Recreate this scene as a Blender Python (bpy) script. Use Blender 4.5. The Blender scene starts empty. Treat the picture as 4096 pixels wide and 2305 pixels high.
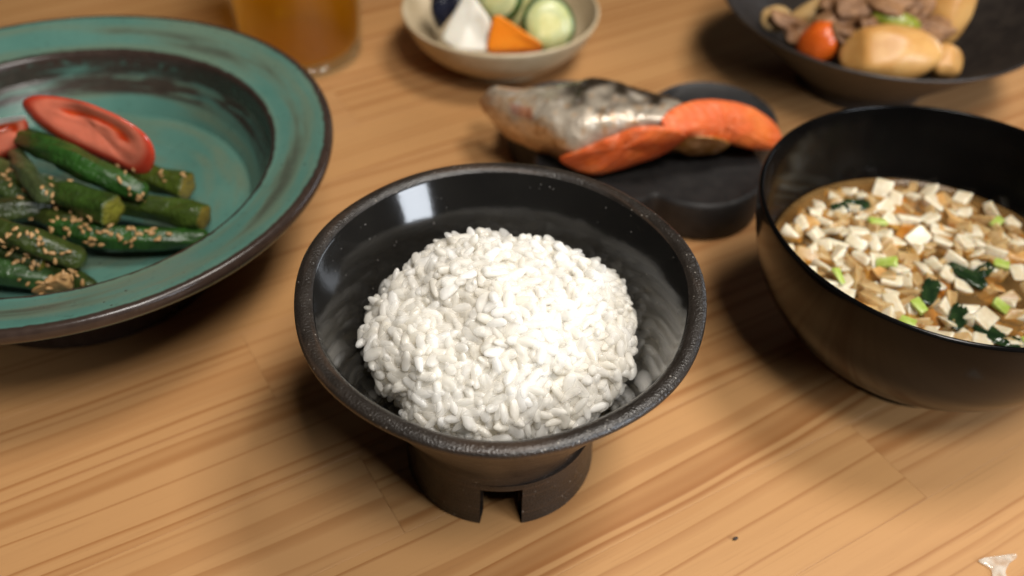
import bpy, bmesh, math, random
import numpy as np
from mathutils import Vector, Matrix, Euler, noise as mnoise
random.seed(7); RS = np.random.RandomState(7)
sc = bpy.context.scene
COL = sc.collection
R = math.radians
PI = math.pi

# ------------------------------------------------------------------ camera
HC = 0.268
PITCH, ROLL = R(42.8), R(2.1)
cam_d = bpy.data.cameras.new('camera'); cam = bpy.data.objects.new('camera', cam_d); COL.objects.link(cam)
fw = Vector((0, math.cos(PITCH), -math.sin(PITCH))); up0 = Vector((0, math.sin(PITCH), math.cos(PITCH))); rx = Vector((1, 0, 0))
c_, s_ = math.cos(ROLL), math.sin(ROLL)
right = rx * c_ + up0 * s_; up = up0 * c_ - rx * s_
m = Matrix((right, up, -fw)).transposed().to_4x4(); m.translation = (0, 0, HC)
cam.matrix_world = m
cam_d.lens = 35.0; cam_d.sensor_width = 36.0; cam_d.clip_start = 0.01; cam_d.clip_end = 50
cam_d.dof.use_dof = True; cam_d.dof.focus_distance = 0.275; cam_d.dof.aperture_fstop = 7.6
cam_d.dof.aperture_blades = 0
sc.camera = cam

# ------------------------------------------------------------------ world + lamps
w = bpy.data.worlds.new('World'); sc.world = w; w.use_nodes = True
bg = w.node_tree.nodes['Background']; bg.inputs[0].default_value = (0.92, 0.96, 1.0, 1); bg.inputs[1].default_value = 0.014

def area(name, d, dist, target, sx, sy, power, col):
    L = bpy.data.lights.new(name, 'AREA'); L.shape = 'RECTANGLE'; L.size = sx; L.size_y = sy
    L.energy = power; L.color = col
    o = bpy.data.objects.new(name, L); COL.objects.link(o)
    d = Vector(d).normalized(); o.location = Vector(target) + d * dist
    o.rotation_euler = d.to_track_quat('Z', 'Y').to_euler()
    return o
area('ceiling_lamp', (0.36, 0.04, 1.0), 0.90, (.01, .27, .05), .22, .22, 6.1, (1.0, .94, .86))
area('front_ceiling_lamp', (.20, -.46, 1.0), 0.86, (.03, .23, .05), .22, .20, 5.8, (1.0, .955, .90))
area('window_lamp', (.80, -.50, .36), 0.95, (0, .24, .05), .36, .30, 7.0, (.86, .92, 1.0))
area('far_window_lamp', (.78, .56, .08), 1.1, (0, .24, .05), .40, .26, 1.3, (.86, .92, 1.0))

sc.view_settings.view_transform = 'Standard'; sc.view_settings.look = 'None'
sc.view_settings.exposure = 0; sc.view_settings.gamma = 1
try: sc.view_settings.use_curve_mapping = False
except Exception: pass
sc.cycles.max_bounces = 28; sc.cycles.diffuse_bounces = 24; sc.cycles.transparent_max_bounces = 24; sc.cycles.transmission_bounces = 8; sc.cycles.sample_clamp_indirect = 4.0
sc.cycles.use_denoising = True

# ------------------------------------------------------------------ node helper
class NT:
    def __init__(s, name):
        s.m = bpy.data.materials.new(name); s.m.use_nodes = True; s.t = s.m.node_tree
        s.b = s.t.nodes['Principled BSDF']; s.out = s.t.nodes['Material Output']
        s._tc = None
    def n(s, kind, **kw):
        k = s.t.nodes.new(kind)
        for a, v in kw.items(): setattr(k, a, v)
        return k
    def lk(s, a, b): s.t.links.new(a, b)
    def put(s, sock, v):
        if isinstance(v, bpy.types.NodeSocket): s.lk(v, sock)
        elif isinstance(v, (tuple, list)) and len(v) == 3 and sock.type == 'RGBA': sock.default_value = (*v, 1)
        else: sock.default_value = v
    def obj(s):
        if not s._tc: s._tc = s.n('ShaderNodeTexCoord')
        return s._tc.outputs['Object']
    def math(s, op, a, b=None, c=None, clamp=False):
        k = s.n('ShaderNodeMath', operation=op, use_clamp=clamp); s.put(k.inputs[0], a)
        if b is not None: s.put(k.inputs[1], b)
        if c is not None: s.put(k.inputs[2], c)
        return k.outputs[0]
    def xyz(s, v):
        k = s.n('ShaderNodeSeparateXYZ'); s.lk(v, k.inputs[0]); return k.outputs
    def comb(s, x, y, z):
        k = s.n('ShaderNodeCombineXYZ')
        for i, v in enumerate((x, y, z)): s.put(k.inputs[i], v)
        return k.outputs[0]
    def noise(s, vec, scale, detail=3, rough=.5, dist=0.0):
        k = s.n('ShaderNodeTexNoise'); s.put(k.inputs['Vector'], vec); k.inputs['Scale'].default_value = scale
        k.inputs['Detail'].default_value = detail; k.inputs['Roughness'].default_value = rough
        k.inputs['Distortion'].default_value = dist
        return k.outputs[0]
    def voro(s, vec, scale, feature='F1'):
        k = s.n('ShaderNodeTexVoronoi', feature=feature); s.put(k.inputs['Vector'], vec); k.inputs['Scale'].default_value = scale
        return k.outputs
    def step(s, x, a, b, lo=0.0, hi=1.0):
        k = s.n('ShaderNodeMapRange', interpolation_type='SMOOTHSTEP', clamp=True)
        s.put(k.inputs[0], x); s.put(k.inputs[1], a); s.put(k.inputs[2], b); s.put(k.inputs[3], lo); s.put(k.inputs[4], hi)
        return k.outputs[0]
    def mix(s, f, a, b, blend='MIX'):
        k = s.n('ShaderNodeMix', data_type='RGBA', blend_type=blend)
        s.put(k.inputs[0], f); s.put(k.inputs[6], a); s.put(k.inputs[7], b); return k.outputs[2]
    def bump(s, h, strength=.3, dist=.001):
        k = s.n('ShaderNodeBump'); k.inputs['Strength'].default_value = strength; k.inputs['Distance'].default_value = dist
        s.lk(h, k.inputs['Height']); s.lk(k.outputs[0], s.b.inputs['Normal']); return k
    def attr(s, name):
        k = s.n('ShaderNodeAttribute'); k.attribute_name = name; return k.outputs[0]
    def rnd(s):
        return s.n('ShaderNodeObjectInfo').outputs['Random']
    def set(s, **kw):
        for k, v in kw.items(): s.put(s.b.inputs[k.replace('_', ' ')], v)
        return s
    def vec(s, op, a, b):
        k = s.n('ShaderNodeVectorMath', operation=op); s.put(k.inputs[0], a)
        if isinstance(b, (int, float)): k.inputs['Scale'].default_value = b
        else: s.put(k.inputs[1], b)
        return k.outputs[0]
    def radius(s):
        x = s.xyz(s.obj())
        return s.math('SQRT', s.math('ADD', s.math('MULTIPLY', x[0], x[0]), s.math('MULTIPLY', x[1], x[1]))), x[2]

M = {}
# pine -------------------------------------------------------------
def mk_pine():
    t = NT('pine'); x = t.xyz(t.obj()); rn = t.rnd()
    r2 = t.math('FRACT', t.math('MULTIPLY', rn, 17.31)); r3 = t.math('FRACT', t.math('MULTIPLY', rn, 71.7)); r4 = t.math('FRACT', t.math('MULTIPLY', rn, 231.3))
    off = t.comb(t.math('MULTIPLY', rn, 40), t.math('MULTIPLY', r2, 40), t.math('MULTIPLY', r3, 40))
    def st(sx, sy): return t.vec('ADD', t.comb(t.math('MULTIPLY', x[0], sx), t.math('MULTIPLY', x[1], sy), t.math('MULTIPLY', x[2], sy)), off)
    wa = t.noise(st(4, 14), 1.0, 2); wb = t.noise(st(12, 60), 1.0, 2)
    warp = t.math('ADD', t.math('MULTIPLY', t.math('SUBTRACT', wa, .5), .012), t.math('MULTIPLY', t.math('SUBTRACT', wb, .5), .0022))
    v = t.math('ADD', x[1], t.math('ADD', .016, t.math('MULTIPLY', r2, .11)))
    ww = t.math('ADD', t.math('ADD', .006, t.math('MULTIPLY', r3, .03)), t.math('MULTIPLY', x[0], t.math('MULTIPLY', t.math('SUBTRACT', r4, .5), .10)))
    d = t.math('ADD', t.math('SQRT', t.math('ADD', t.math('MULTIPLY', v, v), t.math('MULTIPLY', ww, ww))), warp)
    dn = t.n('ShaderNodeTexNoise', noise_dimensions='1D'); t.put(dn.inputs['W'], t.math('ADD', t.math('MULTIPLY', d, 90), t.math('MULTIPLY', rn, 50))); dn.inputs['Scale'].default_value = 1; dn.inputs['Detail'].default_value = 1
    ph = t.math('ADD', t.math('MULTIPLY', d, 112), t.math('MULTIPLY', dn.outputs[0], 2.4))
    fr = t.math('FRACT', ph)
    late = t.math('MULTIPLY', t.step(fr, .56, .94), t.step(fr, 1.0, .94))
    cell = t.math('FLOOR', ph)
    wn = t.n('ShaderNodeTexWhiteNoise', noise_dimensions='1D'); t.put(wn.inputs['W'], t.math('ADD', cell, t.math('MULTIPLY', rn, 99)))
    late = t.math('MULTIPLY', late, t.math('ADD', .40, t.math('MULTIPLY', wn.outputs[0], .60)))
    fib = t.noise(st(25, 900), 1.0, 3, .6); fib2 = t.noise(st(5, 220), 1.0, 2)
    tone = t.noise(st(6, 30), 1.0, 2)
    early = t.mix(tone, (.408, .208, .075), (.446, .239, .093))
    early = t.mix(t.math('MULTIPLY', r4, .35), early, (.41, .215, .092))
    col = t.mix(t.math('MULTIPLY', late, .95), early, (.275, .110, .031))
    col = t.mix(t.math('MULTIPLY', t.step(fib2, .5, .75), .16), col, (.31, .15, .056))
    col = t.mix(t.math('MULTIPLY', t.step(fib, .54, .74), .38), col, (.28, .135, .048))
    spk = t.voro(st(300, 700), 1.0)[0]
    col = t.mix(t.math('MULTIPLY', t.step(spk, .09, .03), .35), col, (.22, .09, .03))
    t.set(Base_Color=col, Roughness=t.math('ADD', .42, t.math('MULTIPLY', fib, .16)), Specular_IOR_Level=.35)
    t.bump(t.math('ADD', t.math('MULTIPLY', fib, .6), t.math('MULTIPLY', late, .5)), .18, .0003)
    return t.m
M['pine'] = mk_pine()

def mk_clay():          # unglazed dark stoneware of the rice bowl
    t = NT('dark_stoneware'); o = t.obj()
    n1 = t.noise(o, 160, 4); n2 = t.noise(o, 1500, 2)
    x = t.xyz(o); th = t.n('ShaderNodeVectorMath', operation='NORMALIZE'); t.lk(o, th.inputs[0])
    ringn = t.noise(t.comb(t.math('MULTIPLY', x[0], 25), t.math('MULTIPLY', x[1], 25), t.math('MULTIPLY', x[2], 900)), 1.0, 3)
    col = t.mix(n1, (.009, .007, .0055), (.024, .018, .0135))
    col = t.mix(t.math('MULTIPLY', t.step(ringn, .5, .7), .4), col, (.075, .045, .028))
    sp = t.voro(o, 620); keep = t.step(t.noise(o, 300, 2), .52, .6)
    spots = t.math('MULTIPLY', t.step(sp[0], .20, .10), keep)
    col = t.mix(t.math('MULTIPLY', spots, .75), col, (.30, .27, .23))
    t.set(Base_Color=col, Roughness=t.math('ADD', .18, t.math('MULTIPLY', n1, .34)), Specular_IOR_Level=.5)
    t.bump(t.math('ADD', t.math('ADD', n2, t.math('MULTIPLY', n1, .8)), t.math('MULTIPLY', ringn, .9)), .45, .0006)
    return t.m
M['clay'] = mk_clay()

def mk_glaze():
    t = NT('black_glaze'); o = t.obj(); r, z = t.radius()
    n1 = t.noise(o, 55, 4); n2 = t.noise(o, 500, 3, .65); n3 = t.noise(o, 16, 2)
    col = t.mix(n1, (.005, .0046, .0042), (.012, .011, .0095))
    band = t.step(z, .058, .072)
    sp = t.voro(o, 520); keep = t.step(t.noise(o, 120, 2), .55, .66)
    spots = t.math('MULTIPLY', t.step(sp[0], .16, .07), keep)
    col = t.mix(t.math('MULTIPLY', spots, .55), col, (.28, .26, .24))
    t.set(Base_Color=col, Roughness=.12, Specular_IOR_Level=.4, Coat_Weight=.2, Coat_Roughness=.05)
    bk = t.bump(t.math('ADD', t.math('MULTIPLY', n2, .10), t.math('ADD', t.math('MULTIPLY', n1, .5), n3)), .13, .0012); t.lk(bk.outputs[0], t.b.inputs['Coat Normal'])
    return t.m
M['glaze'] = mk_glaze()

def mk_teal():
    t = NT('teal_glaze'); o = t.obj(); r, z = t.radius(); x = t.xyz(o)
    ang = t.math('ARCTAN2', x[1], x[0])
    n1 = t.noise(o, 40, 4); n2 = t.noise(o, 260, 3)
    pol = t.comb(t.math('MULTIPLY', t.math('COSINE', ang), 1.2), t.math('MULTIPLY', t.math('SINE', ang), 1.2), t.math('ADD', t.math('MULTIPLY', r, 90), t.math('MULTIPLY', z, 90)))
    st = t.noise(pol, 1.0, 4, .55); st2 = t.noise(pol, 2.3, 3, .6)
    teal = t.mix(n1, (.050, .138, .112), (.100, .205, .162))
    teal = t.mix(t.math('MULTIPLY', t.step(st, .42, .62), .7), teal, (.125, .160, .105))
    teal = t.mix(t.math('MULTIPLY', t.step(t.noise(o, 420, 3, .7), .58, .72), .35), teal, (.035, .060, .048))
    dark = t.mix(n2, (.020, .012, .009), (.050, .033, .025))
    rn = t.math('ADD', r, t.math('MULTIPLY', t.math('SUBTRACT', n2, .5), .0016))
    edge = t.step(rn, .0968, .0979)                                             # outer lip brown
    under = t.math('MAXIMUM', t.math('MULTIPLY', t.step(z, .0480, .0472), t.step(r, .0795, .0805)), t.math('LESS_THAN', z, .0222))  # dark brown underside, with the shade below the rim put into its colour
    xg = t.n('ShaderNodeNewGeometry'); gz = t.xyz(xg.outputs['True Normal'])[2]; under = t.math('MAXIMUM', under, t.math('MULTIPLY', t.math('LESS_THAN', gz, -.15), t.math('LESS_THAN', z, .0480)))
    edge = t.math('MULTIPLY', edge, t.math('SUBTRACT', 1.0, t.math('MULTIPLY', t.step(z, .0505, .0495), .75)))
    lip = t.math('MULTIPLY', t.step(rn, .0752, .0760), t.step(rn, .0790, .0782))  # inner lip brown
    wall = t.math('MULTIPLY', t.math('MULTIPLY', t.step(r, .0693, .0712), t.step(r, .0785, .0775)), t.step(st2, .36, .56, .25, .95))
    rimst = t.math('MULTIPLY', t.math('MULTIPLY', t.step(r, .081, .084), t.step(r, .0925, .088)), t.math('MULTIPLY', t.step(st, .50, .70), .6))
    dots = t.math('MULTIPLY', t.step(t.voro(o, 260)[0], .13, .06), t.step(t.noise(o, 70, 1), .5, .58))
    f = t.math('MAXIMUM', t.math('MAXIMUM', t.math('MAXIMUM', edge, under), lip), t.math('MAXIMUM', t.math('MAXIMUM', wall, rimst), dots))
    col = t.mix(f, teal, dark)
    t.set(Base_Color=col, Roughness=t.math('ADD', .14, t.math('MULTIPLY', n1, .22)), Specular_IOR_Level=.5)
    t.bump(t.math('ADD', n2, n1), .15, .0006)
    return t.m
M['teal'] = mk_teal()

def simple(name, c1, c2, rough=.5, scale=80, bump=.2, bd=.0006, spec=.5, sss=0, rad=.002, detail=4, coat=0, speck=None, spsc=400):
    t = NT(name); o = t.obj(); n1 = t.noise(o, scale, detail, .6)
    rn = t.rnd()
    n1s = t.step(n1, .3, .7)
    col = t.mix(n1s, c1, c2)
    if speck:
        k = t.math('MULTIPLY', t.step(t.voro(o, spsc)[0], .2, .1), t.step(t.noise(o, spsc * .4, 2), .5, .6))
        col = t.mix(k, col, speck)
    t.set(Base_Color=col, Roughness=rough, Specular_IOR_Level=spec)
    if coat: t.set(Coat_Weight=coat, Coat_Roughness=.08)
    if sss:
        t.set(Subsurface_Weight=sss); t.b.inputs['Subsurface Radius'].default_value = (1, .7, .45); t.b.inputs['Subsurface Scale'].default_value = rad
    if bump: t.bump(t.math('ADD', n1, t.noise(o, scale * 5, 2)), bump, bd)
    return t.m

def mk_rice():
    t = NT('cooked_rice'); o = t.obj(); at = t.attr('tone')
    col = t.mix(at, (.95, .905, .80), (.98, .966, .935))
    geo = t.n('ShaderNodeNewGeometry'); g = t.noise(geo.outputs['Position'], 900, 2)
    # light scatters inside the mound: the diffuse part shades mostly with the mound's own slope
    p = t.vec('SUBTRACT', geo.outputs['Position'], (-.0034, .2104, .0518))
    p = t.vec('MULTIPLY', p, (638., 638., 1900.)); nn = t.n('ShaderNodeVectorMath', operation='NORMALIZE'); t.lk(p, nn.inputs[0])
    mxn = t.n('ShaderNodeMix', data_type='VECTOR'); mxn.inputs[0].default_value = .28; t.lk(geo.outputs['Normal'], mxn.inputs[4]); t.lk(nn.outputs[0], mxn.inputs[5])
    n2 = t.n('ShaderNodeVectorMath', operation='NORMALIZE'); t.lk(mxn.outputs[1], n2.inputs[0])
    t.set(Base_Color=col, Roughness=.5, Specular_IOR_Level=.0, Coat_Weight=1.0, Coat_Roughness=t.math('ADD', .04, t.math('MULTIPLY', g, .12)), Coat_IOR=1.7)
    t.lk(n2.outputs[0], t.b.inputs['Normal'])
    bk = t.n('ShaderNodeBump'); bk.inputs['Strength'].default_value = .9; bk.inputs['Distance'].default_value = .0006; t.lk(t.noise(geo.outputs['Position'], 1100, 2), bk.inputs['Height']); t.lk(bk.outputs[0], t.b.inputs['Coat Normal'])
    tr = t.n('ShaderNodeBsdfTranslucent'); t.put(tr.inputs[0], col); mx = t.n('ShaderNodeMixShader'); mx.inputs[0].default_value = .42
    t.lk(t.b.outputs[0], mx.inputs[1]); t.lk(tr.outputs[0], mx.inputs[2])
    tp = t.n('ShaderNodeBsdfTransparent'); mt = t.n('ShaderNodeMixShader'); t.lk(t.math('MULTIPLY_ADD', t.attr('clear'), .50, .18), mt.inputs[0])
    t.lk(mx.outputs[0], mt.inputs[1]); t.lk(tp.outputs[0], mt.inputs[2]); t.lk(mt.outputs[0], t.out.inputs['Surface'])
    return t.m
M['rice'] = mk_rice()
M['lacquer'] = simple('black_lacquer', (.002, .0018, .0017), (.0035, .003, .0027), .15, 40, .02, .0004, .16)
M['slab'] = simple('matte_black_stoneware', (.012, .011, .011), (.022, .020, .019), .55, 200, .25, .0004, .4)
M['brown_bowl'] = simple('dark_brown_stoneware', (.016, .012, .010), (.030, .023, .018), .42, 150, .2, .0005, .45)
M['beige'] = simple('beige_stoneware', (.42, .325, .195), (.50, .40, .26), .42, 60, .15, .0005, .4, speck=(.2, .14, .08), spsc=260)
M['daikon'] = simple('pickled_radish', (.58, .54, .45), (.66, .62, .53), .4, 120, .1, .0004, .5, sss=.6, rad=.004)
M['carrot'] = simple('carrot', (.90, .24, .010), (.95, .30, .020), .35, 90, .15, .0004, .5, sss=.3, rad=.002)
M['stewcarrot'] = simple('stewed_carrot', (.50, .080, .006), (.58, .105, .009), .3, 90, .15, .0004, .5, sss=.3, rad=.002)
M['cuke'] = simple('cucumber_flesh', (.48, .50, .20), (.60, .62, .32), .28, 160, .12, .0004, .5, sss=.4, rad=.003)
M['cukecore'] = simple('cucumber_seed_core', (.56, .54, .22), (.66, .64, .32), .25, 320, .2, .0004, .5, sss=.4, rad=.003)
M['rind'] = simple('cucumber_rind', (.016, .045, .008), (.045, .10, .018), .3, 120, .15, .0004)
M['eggplant'] = simple('dark_eggplant_skin', (.006, .007, .012), (.014, .015, .026), .22, 70, .2, .0005)
M['potato'] = simple('simmered_potato', (.46, .22, .055), (.58, .33, .11), .40, 60, .15, .0006, .5, sss=.4, rad=.003)
M['beef'] = simple('simmered_beef', (.13, .055, .018), (.27, .135, .055), .55, 130, .6, .002, .5)
M['stewonion'] = simple('simmered_onion', (.42, .26, .10), (.52, .36, .18), .25, 80, .2, .0006, .5, sss=.4, rad=.002)
M['bean'] = simple('green_bean', (.13, .16, .010), (.24, .25, .03), .3, 120, .15, .0004)
M['crumb'] = simple('burnt_crumb', (.02, .012, .008), (.05, .03, .02), .7, 900, .3, .0004)
M['seed'] = simple('sesame', (.34, .18, .065), (.48, .29, .12), .45, 500, .1, .0002)
M['onionW'] = simple('diced_onion', (.64, .54, .36), (.78, .71, .55), .25, 260, .15, .0004, .5, sss=.5, rad=.003)
M['onionY'] = simple('diced_onion_yellow', (.48, .30, .12), (.64, .46, .22), .25, 260, .15, .0004, .5, sss=.5, rad=.003)
M['friedtofu'] = simple('fried_tofu', (.42, .205, .050), (.58, .35, .13), .35, 220, .3, .0006, .5)
M['scallion'] = simple('scallion', (.34, .46, .06), (.52, .62, .20), .25, 260, .15, .0004, .5, sss=.3, rad=.002)
M['wakame'] = simple('wakame', (.006, .016, .006), (.02, .04, .012), .15, 160, .3, .0006)

def clearmix(t, body, fac_gloss, rough, tint):
    gl = t.n('ShaderNodeBsdfGlossy'); gl.inputs['Roughness'].default_value = rough; gl.inputs[0].default_value = (1, 1, 1, 1)
    lw = t.n('ShaderNodeLayerWeight'); fr = t.n('ShaderNodeMath', operation='MULTIPLY_ADD'); fr.inputs[1].default_value = fac_gloss; fr.inputs[2].default_value = .03; t.lk(t.math('POWER', lw.outputs['Facing'], 4.0), fr.inputs[0])
    mx = t.n('ShaderNodeMixShader'); t.lk(fr.outputs[0], mx.inputs[0]); t.lk(body, mx.inputs[1]); t.lk(gl.outputs[0], mx.inputs[2]); t.lk(mx.outputs[0], t.out.inputs['Surface'])
def see_through(m, fac):
    nt = m.node_tree; b = nt.nodes['Principled BSDF']; out = nt.nodes['Material Output']
    tp = nt.nodes.new('ShaderNodeBsdfTransparent'); tp.inputs[0].default_value = (1, .97, .9, 1); mx = nt.nodes.new('ShaderNodeMixShader'); mx.inputs[0].default_value = fac
    nt.links.new(b.outputs[0], mx.inputs[1]); nt.links.new(tp.outputs[0], mx.inputs[2]); nt.links.new(mx.outputs[0], out.inputs['Surface'])
see_through(M['onionW'], .15); see_through(M['onionY'], .38); see_through(M['scallion'], .2); see_through(M['cuke'], .12)
def mk_broth():
    t = NT('broth'); o = t.obj(); n1 = t.noise(o, 60, 3)
    tp = t.n('ShaderNodeBsdfTransparent'); tp.inputs[0].default_value = (.93, .72, .36, 1)
    df = t.n('ShaderNodeBsdfDiffuse'); t.put(df.inputs[0], t.mix(n1, (.30, .155, .045), (.46, .27, .10)))
    mx = t.n('ShaderNodeMixShader'); t.lk(t.step(n1, .3, .7, .12, .34), mx.inputs[0]); t.lk(tp.outputs[0], mx.inputs[1]); t.lk(df.outputs[0], mx.inputs[2])
    clearmix(t, mx.outputs[0], .5, .04, None); return t.m
M['broth'] = mk_broth()
def mk_glass():
    t = NT('clear_glass'); tp = t.n('ShaderNodeBsdfTransparent'); tp.inputs[0].default_value = (.93, .95, .93, 1)
    df = t.n('ShaderNodeBsdfTranslucent'); df.inputs[0].default_value = (.9, .9, .86, 1); mx = t.n('ShaderNodeMixShader'); mx.inputs[0].default_value = .01
    t.lk(tp.outputs[0], mx.inputs[1]); t.lk(df.outputs[0], mx.inputs[2]); clearmix(t, mx.outputs[0], .6, .02, None); return t.m
M['glass'] = mk_glass()
def mk_base():
    t = NT('thick_glass_base'); tp = t.n('ShaderNodeBsdfTransparent'); tp.inputs[0].default_value = (.95, .96, .94, 1)
    df = t.n('ShaderNodeBsdfTranslucent'); df.inputs[0].default_value = (.9, .9, .86, 1); mx = t.n('ShaderNodeMixShader'); mx.inputs[0].default_value = .3
    t.lk(tp.outputs[0], mx.inputs[1]); t.lk(df.outputs[0], mx.inputs[2]); clearmix(t, mx.outputs[0], .8, .05, None); return t.m
M['glassbase'] = mk_base()
def mk_tea():
    t = NT('amber_tea'); tp = t.n('ShaderNodeBsdfTransparent'); tp.inputs[0].default_value = (1.0, .76, .02, 1)
    tr = t.n('ShaderNodeBsdfTranslucent'); tr.inputs[0].default_value = (1.0, .60, .012, 1)
    df = t.n('ShaderNodeBsdfDiffuse'); df.inputs[0].default_value = (.60, .24, .006, 1)
    m1 = t.n('ShaderNodeMixShader'); m1.inputs[0].default_value = .12; t.lk(tr.outputs[0], m1.inputs[1]); t.lk(df.outputs[0], m1.inputs[2])
    mx = t.n('ShaderNodeMixShader'); mx.inputs[0].default_value = .50; t.lk(tp.outputs[0], mx.inputs[1]); t.lk(m1.outputs[0], mx.inputs[2])
    clearmix(t, mx.outputs[0], .12, .03, None); return t.m
M['tea'] = mk_tea()
def mk_film():
    t = NT('clear_film'); tp = t.n('ShaderNodeBsdfTransparent'); tp.inputs[0].default_value = (.97, .96, .93, 1)
    df = t.n('ShaderNodeBsdfDiffuse'); df.inputs[0].default_value = (.85, .80, .70, 1); mx = t.n('ShaderNodeMixShader'); t.lk(t.step(t.noise(t.obj(), 260, 2), .3, .7, .10, .38), mx.inputs[0])
    t.lk(tp.outputs[0], mx.inputs[1]); t.lk(df.outputs[0], mx.inputs[2]); clearmix(t, mx.outputs[0], .7, .12, None); return t.m
M['film'] = mk_film()

def vcol_mat(name, rough=.35, scale=200, bump=.3, bd=.0008, sss=0, rad=.002, var=.25, coat=0):
    t = NT(name); o = t.obj(); c = t.attr('Col'); n1 = t.noise(o, scale, 4, .6)
    col = t.mix(t.step(n1, .35, .7, 0, var), c, t.mix(1.0, c, (.35, .30, .28), 'MULTIPLY'))
    t.set(Base_Color=col, Roughness=t.math('ADD', rough, t.math('MULTIPLY', t.math('SUBTRACT', n1, .5), .2)))
    if coat: t.set(Coat_Weight=coat, Coat_Roughness=.15)
    if sss:
        t.set(Subsurface_Weight=sss); t.b.inputs['Subsurface Radius'].default_value = (1, .5, .3); t.b.inputs['Subsurface Scale'].default_value = rad
    t.bump(t.math('ADD', n1, t.math('MULTIPLY', t.noise(o, scale * 4, 2), .4)), bump, bd)
    return t.m
M['salmon_skin'] = vcol_mat('grilled_salmon_skin', .30, 200, .45, .0014, var=.3, coat=.6)
M['salmon_skin'].node_tree.nodes['Principled BSDF'].inputs['Metallic'].default_value = .25
M['salmon_flesh'] = vcol_mat('salmon_flesh', .58, 240, .35, .0008, sss=.25, rad=.002, var=.15)
M['tomato'] = vcol_mat('tomato', .16, 160, .2, .0008, sss=.3, rad=.003, var=.12)
M['asparagus'] = vcol_mat('asparagus', .36, 150, .6, .0018, var=.6, coat=.15)

# ------------------------------------------------------------------ mesh helpers
def link(name, me, mats, parent=None, loc=(0, 0, 0), rot=(0, 0, 0), smooth=True):
    o = bpy.data.objects.new(name, me); COL.objects.link(o)
    if not isinstance(mats, (list, tuple)): mats = [mats]
    if not me.materials:
        for k in mats: me.materials.append(k)
    if smooth: me.shade_smooth() if hasattr(me, 'shade_smooth') else me.polygons.foreach_set('use_smooth', [True] * len(me.polygons))
    if parent: o.parent = parent
    o.location = loc; o.rotation_euler = rot
    return o
def tag(o, label, cat, group=None, kind=None):
    if label: o['label'] = label
    if cat: o['category'] = cat
    if group: o['group'] = group
    if kind: o['kind'] = kind
    return o
def empty(name, loc, label, cat, group=None):
    o = bpy.data.objects.new(name, None); COL.objects.link(o); o.location = loc; o.empty_display_size = .01
    return tag(o, label, cat, group)
def mesh(name, v, f):
    me = bpy.data.meshes.new(name); me.from_pydata([tuple(p) for p in v], [], f); me.update(); return me
def crom(pts, n):
    """Catmull-Rom resample of a list of equal-length tuples, n per span"""
    P = np.array(pts, float); out = []
    for i in range(len(P) - 1):
        p0 = P[max(i - 1, 0)]; p1 = P[i]; p2 = P[i + 1]; p3 = P[min(i + 2, len(P) - 1)]
        for k in range(n):
            t = k / n
            out.append(.5 * ((2 * p1) + (-p0 + p2) * t + (2 * p0 - 5 * p1 + 4 * p2 - p3) * t * t + (-p0 + 3 * p1 - 3 * p2 + p3) * t ** 3))
    out.append(P[-1]); return np.array(out)
def lathe(name, prof, seg=128, wob=None, mat_at=None):
    """prof: (r,z) list, r=0 ends are closed by a pole; mat_at(i) -> slot for profile span i"""
    v = []; f = []; mi = []; rows = []
    for i, (r, z) in enumerate(prof):
        if r < 1e-6:
            rows.append([len(v)]); v.append((0, 0, z)); continue
        row = []
        for k in range(seg):
            a = 2 * PI * k / seg; rr, zz = (r, z) if wob is None else wob(r, z, a)
            row.append(len(v)); v.append((rr * math.cos(a), rr * math.sin(a), zz))
        rows.append(row)
    for i in range(len(rows) - 1):
        A, B = rows[i], rows[i + 1]
        for k in range(seg):
            k2 = (k + 1) % seg
            if len(A) == 1 and len(B) == 1: continue
            if len(A) == 1: f.append((A[0], B[k2], B[k]))
            elif len(B) == 1: f.append((A[k], A[k2], B[0]))
            else: f.append((A[k], A[k2], B[k2], B[k]))
            mi.append(mat_at(i) if mat_at else 0)
    me = mesh(name, v, f); me.polygons.foreach_set('material_index', mi); return me
def box_mesh(name, sx, sy, sz, bev=.0, seg=2, jit=0, rs=None):
    bm = bmesh.new(); bmesh.ops.create_cube(bm, size=1)
    for q in bm.verts:
        q.co = Vector((q.co.x * sx, q.co.y * sy, q.co.z * sz))
        if jit: q.co += Vector((random.uniform(-jit, jit), random.uniform(-jit, jit), random.uniform(-jit, jit)))
    if bev: bmesh.ops.bevel(bm, geom=list(bm.edges), offset=bev, segments=seg, affect='EDGES', profile=.6)
    me = bpy.data.meshes.new(name); bm.to_mesh(me); bm.free(); return me
def set_col(me, cols):
    a = me.color_attributes.new('Col', 'FLOAT_COLOR', 'POINT')
    a.data.foreach_set('color', np.c_[np.array(cols), np.ones(len(cols))].astype(np.float32).ravel())
def nz(p, s, seed=0.0):
    return mnoise.noise(Vector((p[0] * s + seed, p[1] * s - seed * .7, p[2] * s + seed * 1.3)))
def at(vx, vy, z):
    """table-space point seen at photo position (2576 px wide) and height z"""
    F = 35 / 36 * 2576
    d = right * ((vx - 1288) / F) + up * (-(vy - 725) / F) + fw
    return Vector((0, 0, HC)) + d * ((z - HC) / d.z)

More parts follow.
